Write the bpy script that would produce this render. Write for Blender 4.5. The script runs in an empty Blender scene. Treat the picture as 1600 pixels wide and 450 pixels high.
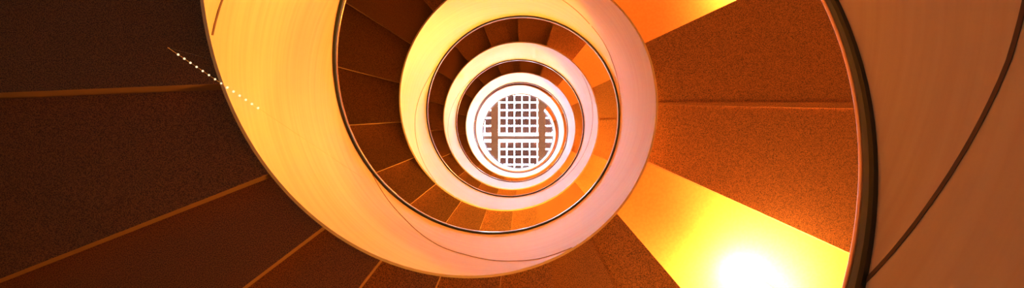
# Looking straight up the well of a spiral staircase with cream balustrades and a lattice skylight.
import bpy, bmesh, math
from math import cos, sin, pi, radians, sqrt
from mathutils import Matrix, Vector

R = 0.9                       # metres per unit of well radius
TW = 2 * pi
col = bpy.context.scene.collection
scene = bpy.context.scene

# ------------------------------------------------------------------ measured helices (units of R above the lens)
T0, DT = 1.75, 1 / 12.0
HZ = [0.581, 0.944, 1.308, 1.672, 2.036, 2.401, 2.764, 3.124, 3.476, 3.813, 4.128, 4.429, 4.722, 5.006, 5.274, 5.525, 5.785, 6.082, 6.404, 6.724, 7.022, 7.294, 7.547, 7.788, 8.03, 8.284, 8.548, 8.811, 9.074, 9.34, 9.611, 9.878, 10.134, 10.384, 10.636, 10.908, 11.205, 11.524, 11.84, 12.143, 12.442, 12.753, 13.071, 13.391, 13.715, 14.059, 14.385, 14.637, 14.841, 15.032, 15.207, 15.379, 15.56, 15.794, 16.06, 16.336, 16.637, 16.97, 17.326, 17.67, 17.98, 18.243, 18.439, 18.554, 18.581, 18.593, 18.619, 18.653]
BZ = [-0.893, -0.531, -0.169, 0.193, 0.554, 0.913, 1.269, 1.619, 1.962, 2.292, 2.605, 2.911, 3.219, 3.522, 3.783, 3.978, 4.148, 4.408, 4.751, 5.127, 5.469, 5.758, 5.991, 6.203, 6.426, 6.653, 6.88, 7.112, 7.371, 7.682, 8.012, 8.322, 8.615, 8.843, 9.021, 9.205, 9.439, 9.725, 10.048, 10.373, 10.68, 11.008, 11.352, 11.661, 11.918, 12.152, 12.367, 12.557, 12.756, 12.973, 13.179, 13.338, 13.428, 13.55, 13.735, 13.9, 14.178, 14.629, 15.119, 15.581, 16.007, 16.414, 16.771, 17.061, 17.264, 17.444, 17.608, 17.765]

def interp(tab, t):
    f = (t - T0) / DT
    if f < 0:
        return tab[0] + f * DT * 3.6
    i = min(int(f), len(tab) - 2)
    w = min(f - i, 1.0)
    p1, p2 = tab[i], tab[i + 1]
    p0 = tab[i - 1] if i > 0 else 2 * p1 - p2
    p3 = tab[i + 2] if i + 2 < len(tab) else 2 * p2 - p1
    return 0.5 * (2 * p1 + (p2 - p0) * w + (2 * p0 - 5 * p1 + 4 * p2 - p3) * w * w + (3 * p1 - 3 * p2 + p3 - p0) * w ** 3)

FLOOR = -1.67
RB, RO = 1.0152, 2.9
def zH(t): return interp(HZ, t)
def zB(t): return max(interp(BZ, t), FLOOR)
def P(r, t, z):
    a = t * TW
    return Vector((r * cos(a) * R, -r * sin(a) * R, z * R))

# ------------------------------------------------------------------ camera
CX, CY, TX, TY, F = 0.16543236, -0.33037514, -0.02156239, 0.00163905, 950.0
Rx = Matrix(((cos(TX), 0, sin(TX)), (0, 1, 0), (-sin(TX), 0, cos(TX))))
Ry = Matrix(((1, 0, 0), (0, cos(TY), sin(TY)), (0, -sin(TY), cos(TY))))
M3 = Rx @ Ry
flip = Matrix(((1, 0, 0), (0, -1, 0), (0, 0, 1)))
rt, up, fw = flip @ M3 @ Vector((1, 0, 0)), flip @ M3 @ Vector((0, 1, 0)), flip @ M3 @ Vector((0, 0, 1))
cam_d = bpy.data.cameras.new('camera')
cam = bpy.data.objects.new('camera', cam_d)
col.objects.link(cam)
cm = Matrix.Identity(4)
for i in range(3):
    cm[i][0], cm[i][1], cm[i][2] = rt[i], up[i], -fw[i]
cm[0][3], cm[1][3], cm[2][3] = CX * R, -CY * R, 0
cam.matrix_world = cm
cam_d.sensor_width = 36
cam_d.lens = F / 1600 * 36
cam_d.clip_start, cam_d.clip_end = 0.02, 200
scene.camera = cam

def ray(x, y):
    d = M3 @ Vector((x - 800, -(y - 225), F))
    return d.x / d.z, d.y / d.z
def at(x, y, z):
    """point at height z (units of R) seen at pixel x, y -> (X, Y) in units of R (unflipped)"""
    a, b = ray(x, y)
    return a * z + CX, b * z + CY
def W(X, Y, z): return Vector((X * R, -Y * R, z * R))

# ------------------------------------------------------------------ materials
def nmat(name, base, rough=0.6, metal=0.0, noise=None, coat=0.0, spec=0.5):
    """noise = (colour2, scale(x,y,z), contrast lo, hi, bump)"""
    m = bpy.data.materials.new(name); m.use_nodes = True
    nt = m.node_tree; b = nt.nodes['Principled BSDF']
    b.inputs['Base Color'].default_value = (*base, 1)
    b.inputs['Roughness'].default_value = rough
    b.inputs['Metallic'].default_value = metal
    b.inputs['Coat Weight'].default_value = coat
    b.inputs['Specular IOR Level'].default_value = spec
    if noise:
        c2, sc, lo, hi, bump = noise
        tc = nt.nodes.new('ShaderNodeTexCoord'); mp = nt.nodes.new('ShaderNodeMapping')
        mp.inputs['Scale'].default_value = sc
        nz = nt.nodes.new('ShaderNodeTexNoise'); nz.inputs['Scale'].default_value = 1.0
        nz.inputs['Detail'].default_value = 3
        rp = nt.nodes.new('ShaderNodeMapRange')
        rp.inputs['From Min'].default_value = lo; rp.inputs['From Max'].default_value = hi
        mx = nt.nodes.new('ShaderNodeMix'); mx.data_type = 'RGBA'
        mx.inputs['A'].default_value = (*base, 1); mx.inputs['B'].default_value = (*c2, 1)
        nt.links.new(tc.outputs['Object'], mp.inputs['Vector'])
        nt.links.new(mp.outputs['Vector'], nz.inputs['Vector'])
        nt.links.new(nz.outputs['Fac'], rp.inputs['Value'])
        nt.links.new(rp.outputs['Result'], mx.inputs['Factor'])
        nt.links.new(mx.outputs['Result'], b.inputs['Base Color'])
        if bump:
            bp = nt.nodes.new('ShaderNodeBump'); bp.inputs['Strength'].default_value = bump
            bp.inputs['Distance'].default_value = 0.004
            nt.links.new(nz.outputs['Fac'], bp.inputs['Height'])
            nt.links.new(bp.outputs['Normal'], b.inputs['Normal'])
    return m

def emat(name, colr, strength):
    m = bpy.data.materials.new(name); m.use_nodes = True
    nt = m.node_tree; nt.nodes.clear()
    e = nt.nodes.new('ShaderNodeEmission'); o = nt.nodes.new('ShaderNodeOutputMaterial')
    e.inputs['Color'].default_value = (*colr, 1); e.inputs['Strength'].default_value = strength
    nt.links.new(e.outputs[0], o.inputs['Surface'])
    return m

M_PANEL = nmat('cream_plaster', (0.90, 0.66, 0.46), 0.45, noise=((0.84, 0.57, 0.38), (1.2, 1.2, 34), 0.35, 0.7, 0.15))
M_SOFFIT = nmat('speckled_terracotta_paint', (0.50, 0.21, 0.10), 0.75, noise=((0.12, 0.07, 0.06), (260, 260, 260), 0.40, 0.62, 0.0), spec=0.2)
M_BAY = nmat('bay_ochre', (0.80, 0.38, 0.17), 0.6, noise=((0.76, 0.35, 0.15), (60, 60, 60), 0.4, 0.6, 0.0))  # the bays are a paler, yellower colour than the steps
M_RAIL = nmat('dark_lacquered_steel', (0.002, 0.014, 0.016), 0.35, coat=0.3)
M_CAP = nmat('brushed_copper', (0.80, 0.50, 0.44), 0.3, metal=0.9)
M_LINE = nmat('brown_line', (0.5, 0.27, 0.13), 0.8)
M_LINE_D = nmat('dark_brown_line', (0.16, 0.08, 0.05), 0.8)
M_RISER = nmat('ochre_riser_paint', (0.60, 0.29, 0.11), 0.6)
M_TREAD = nmat('pale_stone', (0.15, 0.13, 0.10), 0.7)
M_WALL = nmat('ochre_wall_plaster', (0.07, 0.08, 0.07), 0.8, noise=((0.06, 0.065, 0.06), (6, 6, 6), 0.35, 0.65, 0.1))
M_FLOOR = nmat('dark_floor_tiles', (0.05, 0.055, 0.055), 0.5)
M_CEIL = nmat('white_ceiling_paint', (0.8, 0.77, 0.72), 0.8)
M_SQUARE = nmat('brown_metal_plate', (0.42, 0.25, 0.2), 0.5, noise=((0.32, 0.18, 0.15), (25, 25, 25), 0.35, 0.65, 0.0))
M_BEAM = nmat('tan_painted_beam', (0.85, 0.48, 0.22), 0.6, noise=((0.74, 0.38, 0.17), (30, 30, 30), 0.35, 0.65, 0.0))
M_BEAMP = nmat('pale_painted_bar', (0.85, 0.55, 0.4), 0.6)
M_SKY = emat('daylight_glass', (0.88, 0.92, 1.2), 24.0)
M_LAMP = emat('lamp_glow', (1.0, 0.395, 0.06), 1550.0)
M_LAMPB = nmat('lamp_housing_white', (0.8, 0.75, 0.65), 0.4)
M_BULB = emat('small_bulb_glow', (1.0, 0.74, 0.42), 1.5)
M_WIRE = nmat('clear_cord', (0.75, 0.55, 0.3), 0.4)

# ------------------------------------------------------------------ helpers
def obj(name, bm, m, parent=None, smooth=False, recalc=True):
    if recalc:
        bmesh.ops.recalc_face_normals(bm, faces=bm.faces[:])
    me = bpy.data.meshes.new(name); bm.to_mesh(me); bm.free()
    me.materials.append(m)
    if smooth:
        for p in me.polygons: p.use_smooth = True
        try: me.set_sharp_from_angle(angle=radians(40))
        except Exception: pass
    o = bpy.data.objects.new(name, me); col.objects.link(o)
    if parent:
        o.parent = parent
        o.matrix_parent_inverse = Matrix.Translation(parent.location).inverted()
    return o
def thing(name, label, cat, loc=(0, 0, 0), group=None):
    o = bpy.data.objects.new(name, None); col.objects.link(o)
    o.location = loc; o.empty_display_size = 0.1
    o['label'] = label; o['category'] = cat
    if group: o['group'] = group
    return o
def struct(o, label, cat):
    o['kind'] = 'structure'; o['label'] = label; o['category'] = cat
    return o

def sweep(t0, t1, n, profile, closed_ends=True):
    """profile(t) -> closed list of (r, z); returns bmesh swept around the axis"""
    bm = bmesh.new(); rings = []
    for i in range(n + 1):
        t = t0 + (t1 - t0) * i / n
        rings.append([bm.verts.new(P(r, t, z)) for r, z in profile(t)])
    k = len(rings[0])
    for a, b in zip(rings, rings[1:]):
        for j in range(k):
            bm.faces.new((a[j], a[(j + 1) % k], b[(j + 1) % k], b[j]))
    if closed_ends:
        bm.faces.new(rings[0][::-1]); bm.faces.new(rings[-1])
    return bm

NOSE = (0.12, -0.045)          # the step edges run towards this point, a little off the axis
def out_t(t, ri, ro):
    a = t * TW; x, y = ri * cos(a), ri * sin(a)
    dx, dy = x - NOSE[0], y - NOSE[1]; l = math.hypot(dx, dy); dx /= l; dy /= l
    b = x * dx + y * dy
    q = -b + sqrt(b * b - (ri * ri - ro * ro))
    d = math.atan2(y + q * dy, x + q * dx) - a
    return t + ((d + pi) % TW - pi) / TW
def wedge(ta, tb, n, ri, ro, z0, z1):
    bm = bmesh.new(); rings = []
    for i in range(n + 1):
        t = ta + (tb - ta) * i / n; to = out_t(t, ri, ro)
        rings.append([bm.verts.new(p) for p in (P(ri, t, z0), P(ro, to, z0), P(ro, to, z1), P(ri, t, z1))])
    for a, b in zip(rings, rings[1:]):
        for j in range(4):
            bm.faces.new((a[j], a[(j + 1) % 4], b[(j + 1) % 4], b[j]))
    bm.faces.new(rings[0][::-1]); bm.faces.new(rings[-1])
    return bm

def box(bm, c, sx, sy, sz):
    vs = [bm.verts.new((c[0] + sx * i / 2, c[1] + sy * j / 2, c[2] + sz * k / 2)) for i in (-1, 1) for j in (-1, 1) for k in (-1, 1)]
    for f in ((0, 1, 3, 2), (4, 6, 7, 5), (0, 4, 5, 1), (2, 3, 7, 6), (0, 2, 6, 4), (1, 5, 7, 3)):
        bm.faces.new([vs[i] for i in f])

def tube(bm, pts, r, seg=12, caps=True):
    rings = []
    for i, p in enumerate(pts):
        d = (pts[min(i + 1, len(pts) - 1)] - pts[max(i - 1, 0)]).normalized()
        u = d.cross(Vector((0, 0, 1)))
        if u.length < 1e-4: u = d.cross(Vector((1, 0, 0)))
        u.normalize(); v = d.cross(u)
        rr = r[i] if isinstance(r, (list, tuple)) else r
        rings.append([bm.verts.new(p + rr * (cos(a) * u + sin(a) * v)) for a in [TW * k / seg for k in range(seg)]])
    for a, b in zip(rings, rings[1:]):
        for j in range(seg):
            bm.faces.new((a[j], a[(j + 1) % seg], b[(j + 1) % seg], b[j]))
    if caps:
        bm.faces.new(rings[0][::-1]); bm.faces.new(rings[-1])

# ------------------------------------------------------------------ step edges (degrees, counter-clockwise in the picture)
EDGES = [44, 65, 85.5, 106, 127, 146, 166, 186, 206, 224.5, 241.5, 257, 272, 286, 300.5, 314, 336, 358, 380, 404]
EDGES2 = [44, 65, 85.5, 106, 127, 146, 166, 185, 206, 223, 239, 255, 272, 287, 302, 314, 336, 357, 380, 404]
CUT = 44 / 360.0
LAB_F = {
    1: 'terracotta underside of the lowest stair turn, around and behind the person looking up',
    2: 'dark terracotta stepped underside of the nearest turn, filling the left and lower corners',
    3: 'terracotta stepped underside of the second visible turn, between the widest and second cream rings',
    4: 'orange-brown stepped underside of the third turn, between second and third cream rings',
    5: 'narrow orange-brown stepped underside seen as the second thinnest ring of steps',
    6: 'thinnest orange underside of steps, right below the top landing around the skylight',
}
LAB_B = {
    1: 'shaded orange-brown balustrade of the lowest turn with wide dark handrail at the right edge',
    2: 'large yellow-cream curved balustrade sweeping around the left and bottom, the widest ring',
    3: 'cream balustrade of the second ring, glowing white on its upper left side',
    4: 'pinkish cream balustrade of the third ring inward from the widest one',
    5: 'bright white narrow balustrade ring, second one out from the skylight',
    6: 'innermost white balustrade ring, directly framing the lattice skylight',
}
T_END = 7.122
for k in range(1, 7):
    t0 = k + CUT; t1 = k + 1 + CUT
    if k == 1: t0 = 1.5
    E = EDGES2 if k <= 2 else EDGES
    ft = thing('stair_flight', LAB_F[k], 'stairs', P(1.75, t0, max(zB(t0), FLOOR)), 'turns of the spiral stair')
    for i in range(len(E) - 1):
        ta, tb = k + E[i] / 360.0, k + E[i + 1] / 360.0
        if tb <= t0 + 1e-4: continue
        ta = max(ta, t0)
        zl = zB(k + 380 / 360.0) + 0.01
        if i in (16, 17):
            z0, nm, mt = zl, 'landing_panel', M_SOFFIT
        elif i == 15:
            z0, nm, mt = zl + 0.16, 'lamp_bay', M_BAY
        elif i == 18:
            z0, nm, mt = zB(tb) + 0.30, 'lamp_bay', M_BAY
        else:
            z0, nm, mt = zB(tb) + 0.01, 'step', M_SOFFIT
        if k == 1 and z0 < FLOOR + 0.15: z0 = FLOOR
        z1 = z0 + 0.27
        if nm == 'landing_panel': z1 = zl + 0.45
        if i == 15: z1 = zl + 0.45
        if i == 18: z1 = z0 + 0.2
        ri = RB + 0.016
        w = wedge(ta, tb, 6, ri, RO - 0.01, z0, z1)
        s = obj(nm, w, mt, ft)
        if nm == 'step':     # the narrow upright face at the step's far end is painted ochre
            s.data.materials.append(M_RISER)
            nd = P(0, 0, 0) + Vector((-sin(tb * TW), -cos(tb * TW), 0))
            for p_ in s.data.polygons:
                if p_.normal.dot(nd) > 0.93 and abs(p_.normal.z) < 0.01: p_.material_index = 1
        # stone tread on top of the step
        if nm == 'step':
            w = wedge(ta, tb, 6, ri, RO - 0.01, z1, z1 + 0.025)
            obj('tread', w, M_TREAD, s)
        if i == 17:      # slim batten over the joint between the two landing panels
            w = bmesh.new()
            d = 0.008
            w.free()
            w = wedge(ta - 0.0014, ta + 0.0014, 1, ri, RO - 0.02, z0 - 0.010, z0 + 0.001)
            obj('joint_batten', w, M_SOFFIT, s)

    # balustrade of this turn
    n = int((t1 - t0) * 120)
    bt = thing('balustrade', LAB_B[k], 'balustrade', P(RB, t0, zB(t0)), 'balustrades of the spiral stair')
    def prof(t):
        b, h = zB(t), zH(t)
        o = RB + 0.014
        return [(RB, b), (RB, h - 0.03), (o, h - 0.03), (o, b)]
    pn = obj('balustrade_panel', sweep(t0, t1, n, prof), M_PANEL, bt, smooth=True)
    def rail(t):
        h = zH(t); a = 0.9985; b = RB + 0.048
        return [(a + 0.006, h - 0.052), (b, h - 0.052), (b, h - 0.012), (a + 0.006, h - 0.012), (a, h - 0.02), (a, h - 0.044)]
    hr = obj('handrail', sweep(t0, t1, n, rail), M_RAIL, bt, smooth=True)
    def cap(t):
        h = zH(t); c = 1.005; q = 0.008
        return [(c + q * cos(a) * 0.9, h - 0.0045 + q * sin(a)) for a in [TW * j / 10 for j in range(10)]]
    obj('cap_strip', sweep(t0, t1, n, cap), M_CAP, hr, smooth=True)
    # thin brown lines crossing the panel from the handrail down to its lower edge
    J = {1: [[(1.885, 1.215), (1.93, 1.14), (1.97, 1.065), (2.0, 1.03), (2.1, 0.93)]],
         2: [[(2.14, 2.29), (2.3, 2.33), (2.46, 2.30), (2.487, 2.262)],
             [(2.585, 4.09), (2.60, 4.06), (2.645, 3.93), (2.672, 3.80), (2.694, 3.71), (2.72, 3.68), (2.742, 3.615), (2.765, 3.56), (2.79, 3.50), (2.82, 3.49)],
             [(2.985, 5.43), (3.025, 5.408), (3.061, 5.364), (3.097, 5.28), (3.12, 5.26)]],
         3: [[(3.124, 5.26), (3.17, 5.14), (3.27, 5.02), (3.31, 5.03)],
             [(3.40, 6.93), (3.44, 6.80), (3.50, 6.52), (3.56, 6.30), (3.62, 6.12)],
             [(3.78, 8.08), (3.9, 7.84), (4.0, 7.66), (4.09, 7.48)]],
         4: [[(4.36, 9.88), (4.44, 9.6), (4.52, 9.2), (4.58, 9.05)]]}.get(k, [])
    for pts in J:
        def zj(t):
            for (a, za), (b, zb) in zip(pts, pts[1:]):
                if t <= b + 1e-9: return za + (zb - za) * max(0, (t - a)) / (b - a)
            return pts[-1][1]
        w = 0.006 if k < 3 else 0.008
        bm = sweep(pts[0][0], pts[-1][0], 40, lambda t: [(RB - 0.002, zj(t) - w), (RB + 0.002, zj(t) - w), (RB + 0.002, zj(t) + w), (RB - 0.002, zj(t) + w)])
        obj('panel_line', bm, M_LINE_D if k == 1 or pts[0][0] == 2.14 else M_LINE, pn)

# ------------------------------------------------------------------ lamps under the recessed bays
def lamp(t, r0, r1, z, label, drop=0.06):
    a = P((r0 + r1) / 2, t, z)
    lt = thing('ceiling_lamp', label, 'lamp', a, 'tube lamps under the stair')
    p0, p1 = P(r0, t, z - drop), P(r1, t, z - drop)
    d = (p1 - p0).normalized(); s = d.cross(Vector((0, 0, 1))).normalized()
    bm = bmesh.new()
    q0, q1 = p0 + d * 0.14, p1 - d * 0.01
    vs = []
    for p in (q0, q1):
        for a_, b_ in ((-0.02, 0.026), (0.02, 0.026), (0.026, drop * R - 0.0005), (-0.026, drop * R - 0.0005)):
            vs.append(bm.verts.new(p + s * a_ + Vector((0, 0, b_))))
    for f in ((0, 1, 2, 3), (4, 7, 6, 5), (0, 4, 5, 1), (1, 5, 6, 2), (2, 6, 7, 3), (3, 7, 4, 0)):
        bm.faces.new([vs[i] for i in f])
    obj('lamp_base', bm, M_LAMPB, lt)
    bm = bmesh.new()
    L = (p1 - p0).length
    pts = [p0 + d * (L * f) for f in (0, 0.02, 0.05, 0.95, 0.98, 1.0)]
    tube(bm, pts, [0.014, 0.026, 0.031, 0.031, 0.026, 0.014], 12)
    obj('lamp_tube', bm, M_LAMP, lt, smooth=True)
for k in range(1, 7):
    zl = zB(k + 380 / 360.0) + 0.01
    where = {1: 'tube lamp under the lowest stair turn beside the landing', 2: 'glowing white tube lamp in the yellow bay at the lower right',
             3: 'tube lamp hidden behind the widest cream ring at its lower right', 4: 'tube lamp behind the second cream ring, lower right side',
             5: 'tube lamp behind the thin white ring, lower right side', 6: 'tube lamp just below the top landing, lower right side'}[k]
    lamp(k + 1 - 36.3 / 360, 1.99, 2.5, zl + 0.16, where, 0.17)
    zA = zB(k + 404 / 360.0) + 0.30
    if k > 1: lamp(k + 1 + 31 / 360, 1.98, 2.5, zA, where.replace('tube lamp', 'shorter tube lamp').replace('lower right', 'upper right').replace('beside', 'past'))

# unseen fill lamps on the outer wall, added to brighten the step undersides
M_FILL_DIM = emat('fill_lamp_glow', (1.0, 0.42, 0.05), 190.0)
M_FILL = emat('fill_lamp_bright_glow', (1.0, 0.47, 0.05), 1400.0)
where = ['lowest', 'second lowest', 'middle', 'second highest', 'highest']
for k in range(2, 7):
    t = k + 298 / 360.0; z = zB(t) - 0.75
    c0 = P(RO - 0.05, t, z)
    e = thing('fill_lamp', 'unseen orange fill lamp added on the outer wall, %s of the five' % where[k - 2], 'lamp', c0, 'added fill lamps on the outer wall')
    nd = (P(0, t, z) - c0).normalized()
    bm = bmesh.new(); tube(bm, [c0 - nd * 0.04, c0 - nd * 0.01, c0], [0.13, 0.13, 0.12], 24)
    obj('lamp_base', bm, M_LAMPB, e, smooth=True)
    bm = bmesh.new(); tube(bm, [c0, c0 + nd * 0.03, c0 + nd * 0.055, c0 + nd * 0.065], [0.105, 0.1, 0.07, 0.02], 24)
    obj('fill_glow', bm, M_FILL_DIM if k == 2 else M_FILL, e, smooth=True)

# ------------------------------------------------------------------ shell: floor, round wall, top ceiling with the skylight opening
ZS = 21.0
bm = bmesh.new()
vs = [bm.verts.new(P(RO + 0.1, i / 96, FLOOR)) for i in range(96)]
lo = [bm.verts.new(P(RO + 0.1, i / 96, FLOOR - 0.1)) for i in range(96)]
bm.faces.new(vs); bm.faces.new(lo[::-1])
for i in range(96): bm.faces.new((vs[i], vs[(i + 1) % 96], lo[(i + 1) % 96], lo[i]))
struct(obj('floor', bm, M_FLOOR), 'dark tiled floor at the foot of the stair well', 'floor')
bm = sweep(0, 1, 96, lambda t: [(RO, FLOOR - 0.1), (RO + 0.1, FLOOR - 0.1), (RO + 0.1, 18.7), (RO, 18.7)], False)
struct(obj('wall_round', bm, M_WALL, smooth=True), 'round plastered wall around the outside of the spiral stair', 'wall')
bm = sweep(0, 1, 96, lambda t: [(RO, 18.7), (RO + 0.1, 18.7), (RO + 0.1, ZS + 0.3), (RO, ZS + 0.3)], False)
struct(obj('wall_top', bm, M_CEIL, smooth=True), 'white wall of the top storey around the skylight', 'wall')
# unseen glowing panel added at the stair foot, cool fill for the dark steps
M_COOL = emat('cool_fill_glow', (0.03, 0.6, 0.75), 0.45)
tA = 0.53
wf = bpy.data.objects.new('fill_panel_1', None); col.objects.link(wf); wf.location = P(RO - 0.05, tA, FLOOR)
struct(wf, 'tall unseen glowing panel added at the foot of the stair well', 'light panel')
obj('fill_panel_glow', sweep(tA - 0.07, tA + 0.07, 10, lambda t: [(RO - 0.03, FLOOR + 0.1), (RO - 0.02, FLOOR + 0.1), (RO - 0.02, FLOOR + 2.5), (RO - 0.03, FLOOR + 2.5)]), M_COOL, wf)
for ta, tb, za_, zb_ in ((-.075, -.07, 0, 2.58), (.07, .075, 0, 2.58), (-.002, .002, .1, 2.5), (-.07, .07, 2.5, 2.58), (-.07, .07, 0.01, 0.1)):
    obj('fill_panel_frame', sweep(tA + ta, tA + tb, 8, lambda t: [(RO - 0.07, FLOOR + za_), (RO - 0.01, FLOOR + za_), (RO - 0.01, FLOOR + zb_), (RO - 0.07, FLOOR + zb_)]), M_RAIL, wf)
# ceiling ring around the skylight
bm = sweep(0, 1, 96, lambda t: [(1.7, ZS), (RO, ZS), (RO, ZS + 0.15), (1.7, ZS + 0.15)], False)
struct(obj('ceiling', bm, M_CEIL), 'white ceiling ring around the skylight opening', 'ceiling')

# ------------------------------------------------------------------ skylight lattice
sk = thing('skylight', 'square lattice skylight glowing white at the top of the well', 'skylight', (0, 0, ZS * R))
bm = bmesh.new()
c = 0
ring = [bm.verts.new(P(1.72, i / 64, ZS + 0.12)) for i in range(64)]
ring2 = [bm.verts.new(P(1.72, i / 64, ZS + 0.14)) for i in range(64)]
bm.faces.new(ring); bm.faces.new(ring2[::-1])
for i in range(64): bm.faces.new((ring[i], ring[(i + 1) % 64], ring2[(i + 1) % 64], ring2[i]))
obj('skylight_glass', bm, M_SKY, sk)
rows = [150 - 12.2 + 12.15 * k for k in range(-1, 6)] + [223.3 + 12.1 * k for k in range(0, 6)]
cols_ = [781.7 + 11.9 * k for k in range(0, 6)] + [758.7, 746.8, 734.9, 853.6, 865.5, 877.4]
for x in cols_:
    for y in rows:
        if y > 206 and y < 215: continue
        wpx = 10.4 if x < 840 or x > 850 else 1.6
        X0, Y0 = at(x - 1.0, y - 1.0, ZS); X1, Y1 = at(x - 1.0 + wpx, y + 8.9, ZS)
        if math.hypot((X0 + X1) / 2, (Y0 + Y1) / 2) > 1.55: continue
        bm = bmesh.new()
        cc = (W(X0, Y0, ZS) + W(X1, Y1, ZS)) / 2
        box(bm, (cc.x, cc.y, cc.z + 0.085), abs(X1 - X0) * R, abs(Y1 - Y0) * R, 0.03)
        obj('lattice_plate', bm, M_SQUARE, sk)
def beam(x0, y0, x1, y1, z, h, m, nm):
    X0, Y0 = at(x0, y0, z); X1, Y1 = at(x1, y1, z)
    cc = (W(X0, Y0, z) + W(X1, Y1, z)) / 2
    bm = bmesh.new(); box(bm, (cc.x, cc.y, cc.z + h / 2), abs(X1 - X0) * R, abs(Y1 - Y0) * R, h)
    obj(nm, bm, m, sk)
beam(767.3, 143, 778.5, 272, ZS - 0.05, 0.11, M_BEAM, 'roof_beam')
beam(841.5, 143, 852.5, 272, ZS - 0.05, 0.11, M_BEAM, 'roof_beam')
beam(742, 212.2, 876, 218.0, ZS - 0.02, 0.06, M_BEAMP, 'cross_bar')

# ------------------------------------------------------------------ string of small lights across the left side
def on_cyl(x, y, r):
    a, b = ray(x, y)
    A = a * a + b * b; B_ = a * CX + b * CY; C_ = CX * CX + CY * CY - r * r
    z = (-B_ + sqrt(B_ * B_ - A * C_)) / A
    return a * z + CX, b * z + CY, z
pa = W(*on_cyl(566, 277.6, RB - 0.004))           # fixed to the big cream panel just under the handrail
za = 2.02
X, Y = at(262, 74.3, za); pb = W(X, Y, za)        # hangs from a hook under the dark steps
ls = thing('light_string', 'short straight string of tiny glowing bulbs crossing dark steps and cream balustrade, upper left', 'string lights', pb)
bm = bmesh.new(); tube(bm, [pb, pb.lerp(pa, 0.5), pa], 0.0005, 6)
obj('cord', bm, M_WIRE, ls)
tt = math.atan2(Y, X) / TW + 3
bm = bmesh.new(); tube(bm, [pb, Vector((pb.x, pb.y, pb.z + 0.06 * R)), Vector((pb.x, pb.y, 2.34 * R))], 0.0004, 6)
obj('hook', bm, M_RAIL, ls)
# bulbs at even pixel steps along the straight cord
for i in range(14):
    x = 279 + (403.5 - 279) * i / 13; y = 84.5 + (168.5 - 84.5) * i / 13
    # closest point of the cord to that view ray
    a, b = ray(x, y); d = Vector((a, -b, 1)).normalized(); o = Vector((CX * R, -CY * R, 0)); e = (pa - pb).normalized()
    w0 = o - pb; bb = d.dot(e); dd = d.dot(w0); ee = e.dot(w0)
    s = (ee - bb * dd) / (1 - bb * bb)
    p = pb + e * s
    bm = bmesh.new(); bmesh.ops.create_icosphere(bm, subdivisions=2, radius=0.0036 if i < 8 else 0.0045)
    for v in bm.verts: v.co += p
    obj('bulb', bm, M_BULB, ls, smooth=True)
print('STRING', pb, pa, 'zB', zB(2.49), zB(2.5))

# ------------------------------------------------------------------ world and view
w = bpy.data.worlds.new('world'); scene.world = w; w.use_nodes = True
w.node_tree.nodes['Background'].inputs['Color'].default_value = (0.55, 0.75, 0.8, 1)
w.node_tree.nodes['Background'].inputs['Strength'].default_value = 0.3
scene.view_settings.view_transform = 'Standard'
scene.view_settings.look = 'None'
scene.view_settings.gamma = 1
scene.view_settings.use_curve_mapping = False
scene.view_settings.exposure = 0.0
